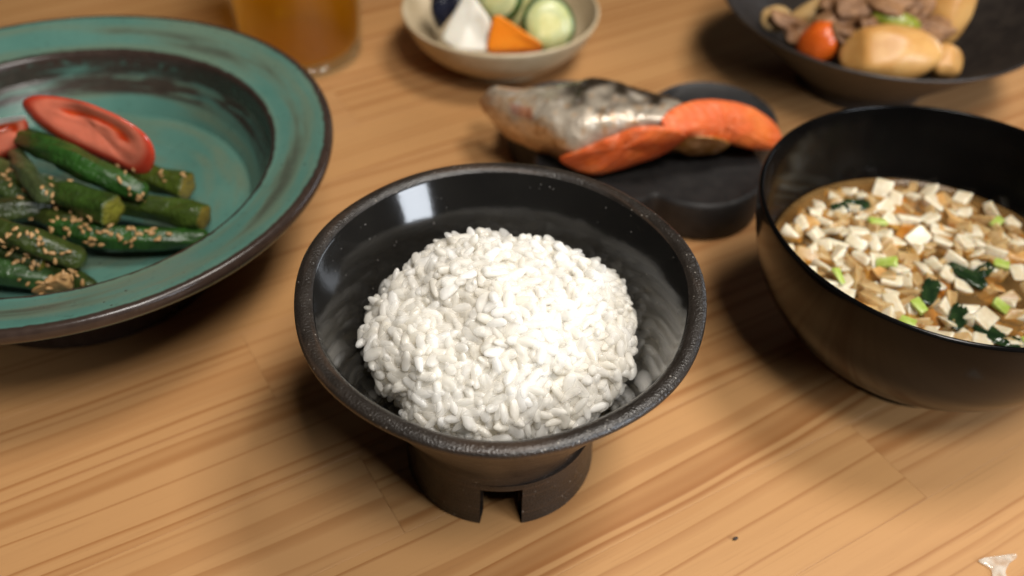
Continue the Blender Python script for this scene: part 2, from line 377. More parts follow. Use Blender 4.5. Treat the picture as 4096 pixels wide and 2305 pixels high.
# ------------------------------------------------------------------ table of glued pine staves
table = bpy.data.objects.new('table_top', None); COL.objects.link(table)
tag(table, 'light pine table top of glued staves under all the dishes', 'table', kind='structure')
GA = R(31.9); table.rotation_euler = (0, 0, GA)
W = .036; prs = random.Random(11)
fixed = {0: .2207, 4: .0514, 2: .0666, 1: -.42, 3: -.30}
for k in range(-8, 24):
    v0 = .093 + W * k
    j = fixed.get(k, prs.uniform(-.4, .4)); cuts = [j]
    q = j
    while q < 1.05: q += prs.uniform(.32, .6); cuts.append(q)
    q = j
    while q > -.75: q -= prs.uniform(.32, .6); cuts.insert(0, q)
    cuts = [c for c in cuts if -.75 < c < 1.05]; cuts = [-.75] + cuts + [1.05]
    for a, b in zip(cuts[:-1], cuts[1:]):
        if b - a < .03: continue
        me = box_mesh('plank', b - a - .00003, W - .00003, .025, .00009, 1)
        o = link('plank', me, M['pine'], table, ((a + b) / 2, v0 + W / 2, -.0125 - prs.uniform(0, .00006)), smooth=False)

# ------------------------------------------------------------------ rice bowl
BX, BY = -.0034, .2104
bowl = empty('rice_bowl', (BX, BY, 0), 'small black stoneware bowl with notched foot holding the white rice', 'bowl')
def bw(r, z, a):
    k = max(0, (z - .02)) / .053
    return r - .0008 * math.cos(2 * a) * k + .0004 * math.sin(3 * a + 1) * k + .00022 * math.sin(7 * a) * k, z + .0005 * math.sin(2 * a + .6) * k + .00025 * math.sin(5 * a) * k
op = [(.0, .0182), (.026, .0182), (.0298, .0184), (.0303, .0192), (.0305, .0215), (.0318, .0256), (.0352, .0322), (.0404, .0412), (.0466, .0522), (.0535, .0645), (.0586, .0716)]
lp = [(.0597, .0729), (.0595, .0742), (.0580, .0750), (.0560, .0748), (.0546, .0738)]
ip = [(.0535, .0720), (.0487, .0638), (.0432, .0535), (.0362, .0415), (.0265, .0325), (.0140, .0285), (.0, .0276)]
P1 = crom(op + lp + ip, 5); n_out = 5 * (len(op) + len(lp) - 1)
P1[:, 0] = np.maximum(P1[:, 0], 0)
me = lathe('bowl_body', [tuple(p) for p in P1], 160, bw, lambda i: 0 if i < n_out else 1)
link('bowl_body', me, [M['clay'], M['glaze']], bowl)
# foot ring with three cut notches
def foot():
    bm = bmesh.new(); Ro, Ri, zt, zn = .0306, .0255, .0192, .0162
    ncen = [R(-87.5), R(32), R(152)]; hw = .0066 / Ro
    angs = []
    N = 150
    for c in ncen: angs += [c - hw, c + hw]
    grid = sorted(set([round(a % (2 * PI), 6) for a in angs] + [round(2 * PI * k / N, 6) for k in range(N) if all(abs(((2 * PI * k / N - c + PI) % (2 * PI)) - PI) > hw * 1.1 for c in ncen)] + [round((c + hw * q) % (2 * PI), 6) for c in ncen for q in (-.5, 0, .5)]))
    def innotch(a):
        return any(abs(((a - c + PI) % (2 * PI)) - PI) < hw * .999 for c in ncen)
    n = len(grid)
    def ro(a, z): return Ro - .0004 + .0010 * (1 - z / zt) ** 2 + .00012 * math.sin(3 * a + 2) + .00010 * math.sin(5 * a)
    def V(a, r, z): return bm.verts.new((r * math.cos(a), r * math.sin(a), z))
    for i in range(n):
        a, b = grid[i], grid[(i + 1) % n]; b_ = b if b > a else b + 2 * PI
        mid = (a + b_) / 2; nt = innotch(mid); zb = zn if nt else 0
        zs = [zb, zb + .0006, zb + (zt - zb) * .33, zb + (zt - zb) * .66, zt]; bev = .0005
        def sec(t):
            o = [(ro(t, z) - (bev if q == 0 else 0), z) for q, z in enumerate(zs)]
            o += [(Ri, zt), (Ri, zb)]
            return [V(t, r, z) for r, z in o]
        A, B = sec(a), sec(b_)
        for q in range(len(A)):
            q2 = (q + 1) % len(A); bm.faces.new((A[q], B[q], B[q2], A[q2]))
        na = innotch(grid[i] - 1e-4); nb = innotch(b_ + 1e-4)
        if not nt:
            if na: bm.faces.new(A)
            if nb: bm.faces.new(B[::-1])
    bmesh.ops.remove_doubles(bm, verts=bm.verts, dist=1e-6)
    bmesh.ops.recalc_face_normals(bm, faces=bm.faces)
    me = bpy.data.meshes.new('foot'); bm.to_mesh(me); bm.free(); return me
fo = link('foot', foot(), M['clay'], bowl, (.0012, -.0004, 0))
try: fo.data.set_sharp_from_angle(angle=R(40))
except Exception: pass

# ------------------------------------------------------------------ rice
rice = empty('rice_serving', (BX, BY, .03), 'mound of glossy white cooked rice in the notched black bowl', 'rice')
RA, RCZ, RZ0 = .0378, .0228, .0518     # semi axes and centre height
def grain_mesh(seed):
    bm = bmesh.new(); bmesh.ops.create_uvsphere(bm, u_segments=12, v_segments=9, radius=1)
    r = random.Random(seed); L = .0034 * r.uniform(.80, 1.10) * (.62 if seed % 7 == 3 else 1); wv = .00130 * r.uniform(.88, 1.14); bend = r.uniform(-.22, .22); tw = r.uniform(-.5, .5)
    for q in bm.verts:
        x, y, z = q.co.z, q.co.x, q.co.y
        k = math.sqrt(max(1e-9, 1 - x * x)); prof_ = (max(0, 1 - abs(x) ** 2.7)) ** .5 * (1 - .14 * x * r.choice((1, 1)))
        y, z = y / max(k, 1e-3) * prof_, z / max(k, 1e-3) * prof_
        if k < .02: y = z = 0
        p = Vector((x * L, y * wv * 1.10, z * wv * .88))
        p.z += bend * L * (x * x); p.y += .09 * L * math.sin(x * 2 + seed)
        p += p.normalized() * (.00028 * nz(p, 620, seed * 1.9) + .00012 * nz(p, 1700, seed))
        q.co = p
    me = bpy.data.meshes.new('rice_grain'); bm.to_mesh(me); bm.free()
    me.polygons.foreach_set('use_smooth', [True] * len(me.polygons)); return me
GM = [grain_mesh(k) for k in range(14)]
for g in GM:
    g.materials.append(M['rice'])
tone_rs = random.Random(3)
for k, g in enumerate(GM):
    a = g.attributes.new('clear', 'FLOAT', 'POINT'); a.data.foreach_set('value', [((k * 5) % 14) / 13.] * len(g.vertices))
    a = g.attributes.new('tone', 'FLOAT', 'POINT'); a.data.foreach_set('value', [(.45 + .55 * (k % 7) / 6)] * len(g.vertices))
def bowl_inner(z):
    zs = [q[1] for q in ip][::-1]; rs = [q[0] for q in ip][::-1]
    return float(np.interp(z, zs, rs))
def dome(d, depth):
    p = Vector((d.x * (RA - depth), d.y * (RA - depth), d.z * (RCZ - depth)))
    lump = .0056 * nz(p, 58, 3.3) + .0026 * nz(p, 170, 8.1)
    # the mound is a little squarer than an ellipsoid
    return p * (1 + lump / max(p.length, 1e-4)) + Vector((0, 0, RZ0))
grains = []   # (loc, quat, scale, idx, layer)
camloc = Vector((0, 0, HC))
for layer, (depth, sp, nmax) in enumerate(((-.0003, .0028, 2300), (.0007, .0026, 2200))):
    pts = np.zeros((0, 3)); tries = 0
    while len(pts) < nmax and tries < 24000:
        tries += 1
        ph = random.uniform(0, 2 * PI); zz = random.uniform(-.75, 1)
        s = math.sqrt(1 - zz * zz); p = dome(Vector((s * math.cos(ph), s * math.sin(ph), zz)), depth)
        rr = math.hypot(p.x, p.y)
        lim = bowl_inner(p.z) - .0012
        if rr > lim:
            continue
        q = np.array(p)
        if len(pts) and ((pts - q) ** 2).sum(1).min() < sp * sp: continue
        pts = np.vstack([pts, q])
        nrm = Vector((p.x / RA ** 2, p.y / RA ** 2, (p.z - RZ0) / RCZ ** 2)).normalized()
        tang = nrm.orthogonal().normalized(); tang.rotate(Matrix.Rotation(random.uniform(0, 2 * PI), 3, nrm))
        tilt = random.gauss(0, .30) if random.random() < .80 else random.uniform(.4, 1.15)
        dirv = (tang * math.cos(tilt) + nrm * math.sin(tilt)).normalized()
        qt = dirv.to_track_quat('X', 'Z') @ Euler((random.uniform(0, 6.28), 0, 0)).to_quaternion()
        grains.append((p + nrm * (random.uniform(-.0004, .0006)), qt, random.uniform(.86, 1.14), random.randrange(14), layer))
for _ in range(70):     # loose grains standing out of the mound
    ph = random.uniform(0, 2 * PI); zz = random.uniform(-.25, .95); s = math.sqrt(1 - zz * zz)
    p = dome(Vector((s * math.cos(ph), s * math.sin(ph), zz)), -random.uniform(.0006, .0017))
    if math.hypot(p.x, p.y) > bowl_inner(p.z) - .002: continue
    nrm = Vector((p.x / RA ** 2, p.y / RA ** 2, (p.z - RZ0) / RCZ ** 2)).normalized(); tang = nrm.orthogonal().normalized(); tang.rotate(Matrix.Rotation(random.uniform(0, 2 * PI), 3, nrm))
    tilt = random.uniform(.1, 1.2); dirv = (tang * math.cos(tilt) + nrm * math.sin(tilt)).normalized()
    grains.append((p, dirv.to_track_quat('X', 'Z') @ Euler((random.uniform(0, 6.28), 0, 0)).to_quaternion(), random.uniform(.9, 1.1), random.randrange(14), 0))
# the 300 that show largest: top layer, facing the camera, nearest
def show(g):
    wp = Vector(g[0]) + Vector((BX, BY, 0)); to = camloc - wp
    nrm = Vector((g[0].x / RA ** 2, g[0].y / RA ** 2, (g[0].z - RZ0) / RCZ ** 2)).normalized()
    if g[4] > 0: return -1
    return nrm.dot(to.normalized()) / to.length ** 2 + (.5 if g[0].z > .045 else -5)
order = sorted(range(len(grains)), key=lambda i: -show(grains[i]))
top300 = set(order[:298])
VV = []; FF = []; TT = []; CC = []; nv = 0
gd = []
for g in GM:
    co = np.zeros(len(g.vertices) * 3); g.vertices.foreach_get('co', co); gd.append((co.reshape(-1, 3), [tuple(p.vertices) for p in g.polygons], g.attributes['tone'].data[0].value))
rice_off = Vector((0, 0, -.03))
for i, (p, q, s, k, layer) in enumerate(grains):
    if i in top300:
        o = bpy.data.objects.new('rice_grain', GM[k]); COL.objects.link(o); o.parent = rice
        o.location = p + rice_off; o.rotation_mode = 'QUATERNION'; o.rotation_quaternion = q; o.scale = (s, s, s)
    else:
        co, fs, tn = gd[k]; Rm = np.array(q.to_matrix()) * s
        VV.append(co @ Rm.T + np.array(p + rice_off)); FF += [tuple(a + nv for a in f) for f in fs]; TT += [tn] * len(co); CC += [((k * 5) % 14) / 13.] * len(co); nv += len(co)
# core under the grains, down to the bowl wall
cv = []; cf = []; NR, NS = 30, 72
for k in range(NR + 1):
    zz = -.92 + 1.92 * k / NR; sr = math.sqrt(max(1e-6, 1 - zz * zz))
    for q in range(NS):
        a = 2 * PI * q / NS; p = dome(Vector((sr * math.cos(a), sr * math.sin(a), zz)), .0006)
        rr = math.hypot(p.x, p.y); lim = bowl_inner(p.z) - .0006
        if rr > lim: p.x *= lim / rr; p.y *= lim / rr
        p *= 1 + .010 * nz(p, 420, 2)
        cv.append((p.x, p.y, p.z - .03))
for k in range(NR):
    for q in range(NS): q2 = (q + 1) % NS; cf.append((k * NS + q, k * NS + q2, (k + 1) * NS + q2, (k + 1) * NS + q))
cf.append(tuple(range(NS))[::-1]); cf.append(tuple(NR * NS + q for q in range(NS)))
cme = mesh('core', cv, cf)
co = np.zeros(len(cme.vertices) * 3); cme.vertices.foreach_get('co', co); co = co.reshape(-1, 3)
VV.append(co); FF += [tuple(a + nv for a in p.vertices) for p in cme.polygons]; TT += [.2] * len(co); CC += [0.] * len(co)
bpy.data.meshes.remove(cme)
me = mesh('rice_mass', np.vstack(VV), FF); a = me.attributes.new('tone', 'FLOAT', 'POINT'); a.data.foreach_set('value', TT); a = me.attributes.new('clear', 'FLOAT', 'POINT'); a.data.foreach_set('value', CC)
o = link('rice_mass', me, M['rice'], rice); o['kind'] = 'stuff'

# ------------------------------------------------------------------ green plate
PH = .054; PX, PY = -.7918 * (HC - PH), 1.403 * (HC - PH)
plate = empty('serving_plate', (PX, PY, 0), 'large teal glazed plate with wide rim and brown edge', 'plate')
pp = [(0, .013), (.045, .013), (.0475, .0118), (.0485, .0), (.0530, .0), (.0545, .0125), (.062, .020), (.072, .034), (.0800, .0440), (.0930, .0470), (.0988, .0486), (.1004, .0512), (.0998, .0536), (.0975, .0541), (.0900, .0520), (.0810, .0494), (.0783, .0489), (.0768, .0478), (.0760, .0450), (.0752, .0370), (.0738, .0300), (.0712, .0258), (.0680, .0246), (.05, .0243), (0, .0243)]
P2 = crom(pp, 4); P2[:, 0] = np.maximum(P2[:, 0], 0)
def pw(r, z, a): return r * (1 + .003 * math.sin(2 * a + .5)), z + .0006 * math.sin(3 * a) * (r / .1) ** 2
me = lathe('plate_body', [tuple(p) for p in P2], 192, pw)
link('plate_body', me, M['teal'], plate)

# tube-like food: axis points with radii, cut or rounded ends
def stalk(name, pts, label, c_side, c_end, cut0=False, cut1=True, ridges=5, seed=0, group=None, cat='vegetable', tip=None):
    P = crom([(*p[0], p[1]) for p in pts], 8); n = len(P); seg = 22; v = []; f = []; cols = []
    base = Vector(P[0][:3])
    for i in range(n):
        c = Vector(P[i][:3]); r = P[i][3]
        d = (Vector(P[min(i + 1, n - 1)][:3]) - Vector(P[max(i - 1, 0)][:3])).normalized()
        sd = d.cross(Vector((0, 0, 1))).normalized(); u2 = sd.cross(d)
        for k in range(seg):
            a = 2 * PI * k / seg; rr = r * .84 * (1 + .10 * math.cos(ridges * a + seed + 12 * nz(c, 25, seed))) * (1 + .16 * nz(c + Vector((0, math.cos(a), math.sin(a))) * .004, 110, seed))
            p = c + sd * (math.cos(a) * rr) + u2 * (math.sin(a) * rr) - base
            v.append(p); t = i / (n - 1)
            cc = np.array(c_side) * (1 + .25 * nz(p, 160, seed)) 
            if tip is not None: cc = cc * (1 - max(0, t * 1.6 - .6)) + np.array(tip) * max(0, t * 1.6 - .6)
            cols.append(np.clip(cc, 0, 1))
    for i in range(n - 1):
        for k in range(seg):
            k2 = (k + 1) % seg; f.append((i * seg + k, i * seg + k2, (i + 1) * seg + k2, (i + 1) * seg + k))
    root = None
    def cap(row, d, cut, endcol):
        nonlocal v, f, cols
        c = sum((v[row * seg + k] for k in range(seg)), Vector()) / seg
        if cut: return c
        prev = [row * seg + k for k in range(seg)]; r0 = (v[prev[0]] - c).length
        for j in (1, 2, 3):
            t = j / 4 * PI / 2; cur = []
            for k in range(seg):
                cur.append(len(v)); v.append(c + (v[row * seg + k] - c) * math.cos(t) + d * r0 * .9 * math.sin(t)); cols.append(cols[row * seg + k])
            for k in range(seg):
                k2 = (k + 1) % seg; f.append((prev[k], prev[k2], cur[k2], cur[k]))
            prev = cur
        v.append(c + d * r0 * .9); cols.append(cols[row * seg]); q = len(v) - 1
        for k in range(seg): f.append((prev[k], prev[(k + 1) % seg], q))
        return c
    d0 = (Vector(P[0][:3]) - Vector(P[1][:3])).normalized(); d1 = (Vector(P[-1][:3]) - Vector(P[-2][:3])).normalized()
    cap(0, d0, cut0, None); cap(n - 1, d1, cut1, None)
    root = empty(name, base, label, cat, group)
    me = mesh('stem', v, f)
    bm = bmesh.new(); bm.from_mesh(me); bmesh.ops.recalc_face_normals(bm, faces=bm.faces); bm.to_mesh(me); bm.free()
    set_col(me, cols); link('stem', me, M['asparagus'], root)
    for row, d, cut in ((0, d0, cut0), (n - 1, d1, cut1)):
        if not cut: continue
        ring = [v[row * seg + k] for k in range(seg)]; c = sum(ring, Vector()) / seg
        vv = list(ring) + [c + (p - c) * .86 + d * .0007 for p in ring] + [c + (p - c) * .45 + d * .0008 for p in ring] + [c + d * .0006]
        ff = []
        for q in (0, 1):
            for k in range(seg):
                k2 = (k + 1) % seg; ff.append((q * seg + k, q * seg + k2, (q + 1) * seg + k2, (q + 1) * seg + k))
        for k in range(seg): ff.append((2 * seg + k, 2 * seg + (k + 1) % seg, 3 * seg))
        m2 = mesh('cut_end', vv, ff)
        bm = bmesh.new(); bm.from_mesh(m2); bmesh.ops.recalc_face_normals(bm, faces=bm.faces); bm.to_mesh(m2); bm.free()
        e = np.array(c_end)
        set_col(m2, [np.array(c_side) * 1.1] * seg + [e * .75] * seg + [e] * seg + [e * 1.08]); link('cut_end', m2, M['asparagus'], root)
    return root
G1 = (.022, .075, .010); G2 = (.030, .062, .008); G3 = (.045, .075, .010); E1 = (.20, .19, .022); E2 = (.22, .17, .03)
ST = [
 ('bright green stalk lying highest, just in front of the tomato wedge', [((62, 350), .050, .0046), ((140, 382), .052, .0056), ((240, 432), .050, .0056), ((350, 482), .044, .0046)], G1, E1, False, False, 6),
 ('olive stalk with square cut end nearest the tomato wedge', [((290, 432), .037, .0058), ((380, 448), .038, .0060), ((470, 470), .038, .0064)], (.05, .075, .008), E2, False, True, 5),
 ('thick green stalk whose round cut end points to the plate centre', [((95, 470), .043, .0058), ((190, 498), .044, .0066), ((283, 532), .044, .0070)], G2, E1, False, True, 5),
 ('olive stalk reaching farthest right on the plate, yellowish cut end', [((280, 505), .036, .0052), ((400, 525), .036, .0056), ((512, 548), .036, .0064)], G3, E2, False, True, 5),
 ('long green stalk along the near side, end tucked by the plate wall', [((150, 570), .036, .0052), ((300, 600), .034, .0054), ((505, 600), .031, .0040)], G1, E1, False, False, 6),
 ('green stalk sloping down beside the long near stalk', [((-60, 570), .044, .0050), ((60, 600), .044, .0054), ((185, 650), .036, .0056)], (.040, .060, .010), E1, False, False, 5),
 ('dark stalk crossing from the left edge under the thick cut one', [((-80, 540), .040, .0050), ((40, 528), .040, .0054), ((170, 520), .036, .0050)], (.035, .050, .012), E1, False, False, 5),
 ('short stalk at the lower left beside the plate rim', [((-60, 668), .034, .0048), ((40, 690), .033, .0050), ((120, 706), .030, .0046)], (.030, .075, .018), E1, False, False, 5),
 ('thin stalk lying lowest under the sesame lumps', [((70, 640), .032, .0048), ((160, 690), .030, .0048), ((225, 722), .0295, .0036)], (.030, .050, .008), E1, False, False, 5),
 ('dull green stalk standing steeply left of the thick one', [((40, 392), .046, .0036), ((70, 440), .048, .0044), ((110, 490), .047, .0044)], (.055, .075, .025), E1, False, False, 4),
 ('dark green stalk half hidden at the left edge below the tomato', [((-90, 440), .040, .0052), ((-10, 470), .042, .0054), ((90, 520), .038, .0050)], (.030, .050, .010), E1, False, False, 5),
 ('slim olive stalk squeezed between the thick cut one and the long near one', [((60, 520), .036, .0042), ((150, 555), .037, .0048), ((250, 575), .036, .0046)], (.045, .060, .010), E1, False, True, 5),
 ('slim dark stalk in the shade at the far left under the others', [((-70, 610), .036, .0046), ((20, 640), .036, .0050), ((110, 668), .034, .0046)], (.028, .045, .010), E1, False, True, 5),
 ('short pale green stalk at the left edge under the left tomato wedge', [((-60, 400), .042, .0044), ((0, 425), .043, .0048), ((60, 455), .042, .0046)], (.060, .085, .022), E1, False, True, 4),
]
for i, (lab, pts, c1, c2, k0, k1, rg) in enumerate(ST):
    stalk('asparagus_stalk', [(at(p[0], p[1], z), r) for p, z, r in pts], lab, c1, c2, k0, k1, rg, seed=i * 1.7, group='green stalks on the teal plate')

# cushion-like food from an outline seen in space: closed mesh with its own thickness
def pillow(name, outline, nrm, front, back, rings=8, per=6, colf=None, mat=None, rough=.0, seed=0, pw_=2.0, disp=None, parent=None, flat=0.0, lin=False, posd=None):
    O = [Vector(p) for p in outline]; c = sum(O, Vector()) / len(O); nrm = Vector(nrm).normalized()
    O2 = [Vector(p) for p in crom([*O, O[0]], per)[:-1]] if per > 1 else O
    # closed Catmull-Rom: redo with wrap
    L = len(O); O2 = []
    for i in range(L):
        p0, p1, p2, p3 = (np.array(O[(i + q) % L]) for q in (-1, 0, 1, 2))
        for k in range(per):
            t = k / per; O2.append(Vector(.5 * ((2 * p1) + (-p0 + p2) * t + (2 * p0 - 5 * p1 + 4 * p2 - p3) * t * t + (-p0 + 3 * p1 - 3 * p2 + p3) * t ** 3)))
    if lin:
        O2 = [Vector(O[i]).lerp(Vector(O[(i + 1) % L]), k / per) for i in range(L) for k in range(per)]
        for _ in range(2): O2 = [(O2[i - 1] + O2[i] * 2 + O2[(i + 1) % len(O2)]) / 4 for i in range(len(O2))]
    n = len(O2); v = []; uv = []
    def ring(s, side):
        h = max(0, 1 - s ** pw_) ** .5
        for i, p in enumerate(O2):
            q = c + (p - c) * s + nrm * (h * (front if side > 0 else -back))
            if disp: q = q + nrm * disp(s, i / n, side)
            if rough: q = q + (nrm + (p - c).normalized() * .5) * rough * nz(q, 130, seed)
            if posd and side > 0: q = q + nrm * posd(q) * min(1, 3 * (1 - s) + .15)
            v.append(q - c); uv.append((s, i / n, side))
    ss = [math.sin(PI / 2 * (k + 1) / rings) for k in range(rings)]
    rows = []
    for s in ss[:-1]: rows.append(len(v)); ring(s, 1)
    rows.append(len(v)); ring(1, 1)
    for s in ss[:-1][::-1]: rows.append(len(v)); ring(s, -1)
    f = []
    for a, b in zip(rows[:-1], rows[1:]):
        for i in range(n): f.append((a + i, a + (i + 1) % n, b + (i + 1) % n, b + i))
    t0 = len(v); v.append(nrm * (front + (disp(0, 0, 1) if disp else 0))); uv.append((0, 0, 1)); v.append(-nrm * back); uv.append((0, 0, -1))
    for i in range(n): f.append((t0, rows[0] + (i + 1) % n, rows[0] + i)); f.append((t0 + 1, rows[-1] + i, rows[-1] + (i + 1) % n))
    me = mesh(name, v, f); bm = bmesh.new(); bm.from_mesh(me); bmesh.ops.recalc_face_normals(bm, faces=bm.faces); bm.to_mesh(me); bm.free()
    if colf: set_col(me, [np.clip(colf(u, p + c), 0, 1) for u, p in zip(uv, v)])
    o = link(name, me, mat, parent); o.location = c - (Vector(parent.location) if parent else Vector())
    return o

def tomato_col(u, p):
    s, t, side = u; red = np.array((.46, .045, .020)); pale = np.array((.62, .165, .095)); jel = np.array((.50, .045, .010)); yel = np.array((.62, .22, .035))
    if side < 0: return np.array((.45, .03, .015))
    if s > .84: return red * (1 - .0) if s > .9 else red * .6 + pale * .4
    up_ = math.cos(2 * PI * (t - .30))
    if .36 < s < .62 and up_ > .25: return jel * (1 - .3 * 0) + yel * .25 * max(0, nz(p, 300, 5))
    return pale * (1 + .2 * nz(p, 250, 2))
def tomato_disp(s, t, side):
    if side < 0: return 0
    up_ = math.cos(2 * PI * (t - .30))
    g = math.exp(-((s - .50) / .11) ** 2) * max(0, min(1, (up_ + .1) * 1.6))
    return -.0024 * g
vdir = lambda vx, vy: -(right * ((vx - 1288) / 2504.4) + up * (-(vy - 725) / 2504.4) + fw).normalized()
tn = (vdir(230, 340) * .8 + Vector((0, 0, .5))).normalized()
tom = [(58, 272, .061), (80, 244, .065), (150, 246, .066), (225, 264, .067), (305, 298, .064), (368, 342, .058), (390, 388, .051), (376, 428, .044), (346, 440, .041), (290, 414, .045), (220, 384, .049), (130, 338, .054)]
t_ = pillow('tomato_wedge', [at(*q) for q in tom], tn, .0045, .016, 14, 7, tomato_col, M['tomato'], .0004, 2, 6.0, tomato_disp)
tag(t_, 'whole tomato wedge, cut face up, leaning on the green stalks', 'tomato', 'tomato wedges on the teal plate')
tom2 = [(-70, 335, .058), (-40, 318, .060), (20, 308, .060), (62, 302, .058), (72, 330, .052), (52, 372, .046), (0, 400, .044), (-50, 395, .046)]
t_ = pillow('tomato_wedge', [at(*q) for q in tom2], tn, .003, .010, 10, 6, tomato_col, M['tomato'], .0005, 6, 6.0, tomato_disp)
tag(t_, 'tomato wedge cut off by the left edge of the picture', 'tomato', 'tomato wedges on the teal plate')
on = [(-30, 306, .064), (10, 298, .065), (58, 292, .065), (62, 300, .063), (10, 310, .062), (-30, 318, .062)]
t_ = pillow('onion_slice', [at(*q) for q in on], (0, -.5, .8), .0008, .0008, 5, 5, None, M['daikon'], 0, 1, 4.0)
tag(t_, 'thin white slice resting behind the left tomato wedge', 'onion')
# sesame paste lump
lump = [(88, 738, .034), (110, 712, .037), (140, 690, .039), (168, 686, .039), (182, 705, .036), (178, 728, .033), (150, 735, .031)]
t_ = pillow('sesame_lump', [at(*q) for q in lump], (0, -.4, .9), .003, .004, 7, 5, None, M['seed'], .002, 4, 2.5)
tag(t_, 'clump of ground sesame paste at the lower left of the plate', 'sesame')

# ------------------------------------------------------------------ sesame seeds scattered on the stalks (dropped from above)
def seed_mesh():
    bm = bmesh.new(); bmesh.ops.create_uvsphere(bm, u_segments=8, v_segments=6, radius=1)
    for q in bm.verts:
        t = (q.co.z + 1) / 2; q.co = Vector((q.co.z * .0016, q.co.x * .00098 * (.55 + .6 * t), q.co.y * .0006))
    me = bpy.data.meshes.new('sesame_seed'); bm.to_mesh(me); bm.free(); me.materials.append(M['seed']); me.polygons.foreach_set('use_smooth', [True] * len(me.polygons)); return me
SM = seed_mesh()
bpy.context.view_layer.update(); dg = bpy.context.evaluated_depsgraph_get()
seeds = [(15, 470), (60, 480), (110, 470), (180, 452), (130, 505), (145, 520), (165, 545), (190, 560), (205, 565), (212, 552), (60, 500), (75, 560), (25, 578), (40, 590), (60, 594), (80, 596), (95, 602), (110, 606), (140, 560), (130, 575), (165, 590), (210, 580), (220, 600), (240, 610), (260, 585), (290, 580), (330, 575), (345, 582), (300, 600), (315, 606), (330, 612), (370, 590), (385, 580), (405, 586), (400, 600), (335, 490), (350, 498), (295, 455), (360, 505), (340, 545), (395, 440), (410, 455), (20, 640), (45, 660), (65, 655), (85, 670), (100, 665), (125, 640), (140, 655), (165, 630), (185, 690), (60, 715), (110, 720), (150, 700), (130, 712), (100, 735), (180, 712), (200, 705), (460, 455), (300, 410), (330, 425), (120, 450), (30, 430), (10, 445), (250, 560), (275, 590), (225, 545), (90, 585), (10, 610), (35, 620)]
def cast(vx, vy):
    o_ = Vector((0, 0, HC)); d = -vdir(vx, vy)
    hit, loc, nrm, idx, ob, mx = sc.ray_cast(dg, o_, d)
    return (loc, nrm, ob) if hit else (None, None, None)
srs = random.Random(5)
for vx, vy in seeds:
    for rep in range(1 + (srs.random() < .7) + (srs.random() < .35)):
        loc, nrm, ob = cast(vx + srs.gauss(0, 9), vy + srs.gauss(0, 7))
        if loc is None or ob.name.startswith(('plank', 'plate')): continue
        o = bpy.data.objects.new('sesame_seed', SM); COL.objects.link(o)
        o.location = loc + nrm * .0004
        q = nrm.to_track_quat('Z', 'X') @ Euler((srs.uniform(-.3, .3), srs.uniform(-.3, .3), srs.uniform(0, 6.3))).to_quaternion()
        o.rotation_mode = 'QUATERNION'; o.rotation_quaternion = q; s = srs.uniform(.58, .9); o.scale = (s, s, s)
        tag(o, 'tan sesame seed sprinkled over the green stalks', 'sesame seed', 'sesame seeds on the green stalks')

# ------------------------------------------------------------------ glass of tea
GX, GY = -.1150, .4680
glass = empty('tumbler', (GX, GY, 0), 'clear glass tumbler behind the teal plate, filled with amber tea', 'glass')
gp = [(0, .0015), (.024, .0012), (.0275, 0), (.0305, .0008), (.0318, .004), (.0345, .05), (.0375, .100), (.0384, .1150), (.0378, .1158), (.0370, .1150), (.0357, .100), (.0327, .05), (.0300, .0095), (.0278, .0062), (.020, .0052), (0, .0052)]
link('base', lathe('base', [(0, .0011), (.024, .0010), (.0272, .0004), (.0300, .0012), (.0308, .0030), (.0290, .0050), (.020, .0049), (0, .0049)], 64), M['glassbase'], glass)
link('glass_body', lathe('glass_body', [tuple(p) for p in np.abs(crom(gp, 3))], 96), M['glass'], glass)
tp = [(0, .0053), (.020, .0053), (.0277, .0063), (.0299, .0096), (.0326, .05), (.0348, .085), (.0346, .0855), (0, .0853)]
tea = link('amber_tea', lathe('amber_tea', [(max(a * .9995, 0), b) for a, b in tp], 96), M['tea'], None, (GX, GY, 0))
tag(tea, 'amber tea inside the glass tumbler', 'tea')

# ------------------------------------------------------------------ pickle dish
DH = .030; DX, DY = -.0458 * (HC - DH), 1.9563 * (HC - DH)
dish = empty('pickle_dish', (DX, DY, 0), 'small beige stoneware dish holding the pickled vegetables', 'dish')
dp = [(0, .004), (.019, .004), (.0205, .0), (.0235, .0), (.0245, .0035), (.034, .0085), (.0435, .0170), (.0482, .0255), (.0497, .0293), (.0492, .0303), (.0482, .0300), (.0462, .0255), (.0410, .0170), (.031, .0105), (.018, .0080), (0, .0078)]
link('dish_body', lathe('dish_body', [tuple(p) for p in np.abs(crom(dp, 4))], 112, lambda r, z, a: (r * (1 + .006 * math.sin(2 * a + 1)), z + .0003 * math.sin(3 * a))), M['beige'], dish)
def place_box(name, c, size, rot, mat, label, cat, bev=.0015, jit=.0008, group=None):
    o = link(name, box_mesh(name, *size, bev, 3, jit), mat, None, c, rot); return tag(o, label, cat, group)
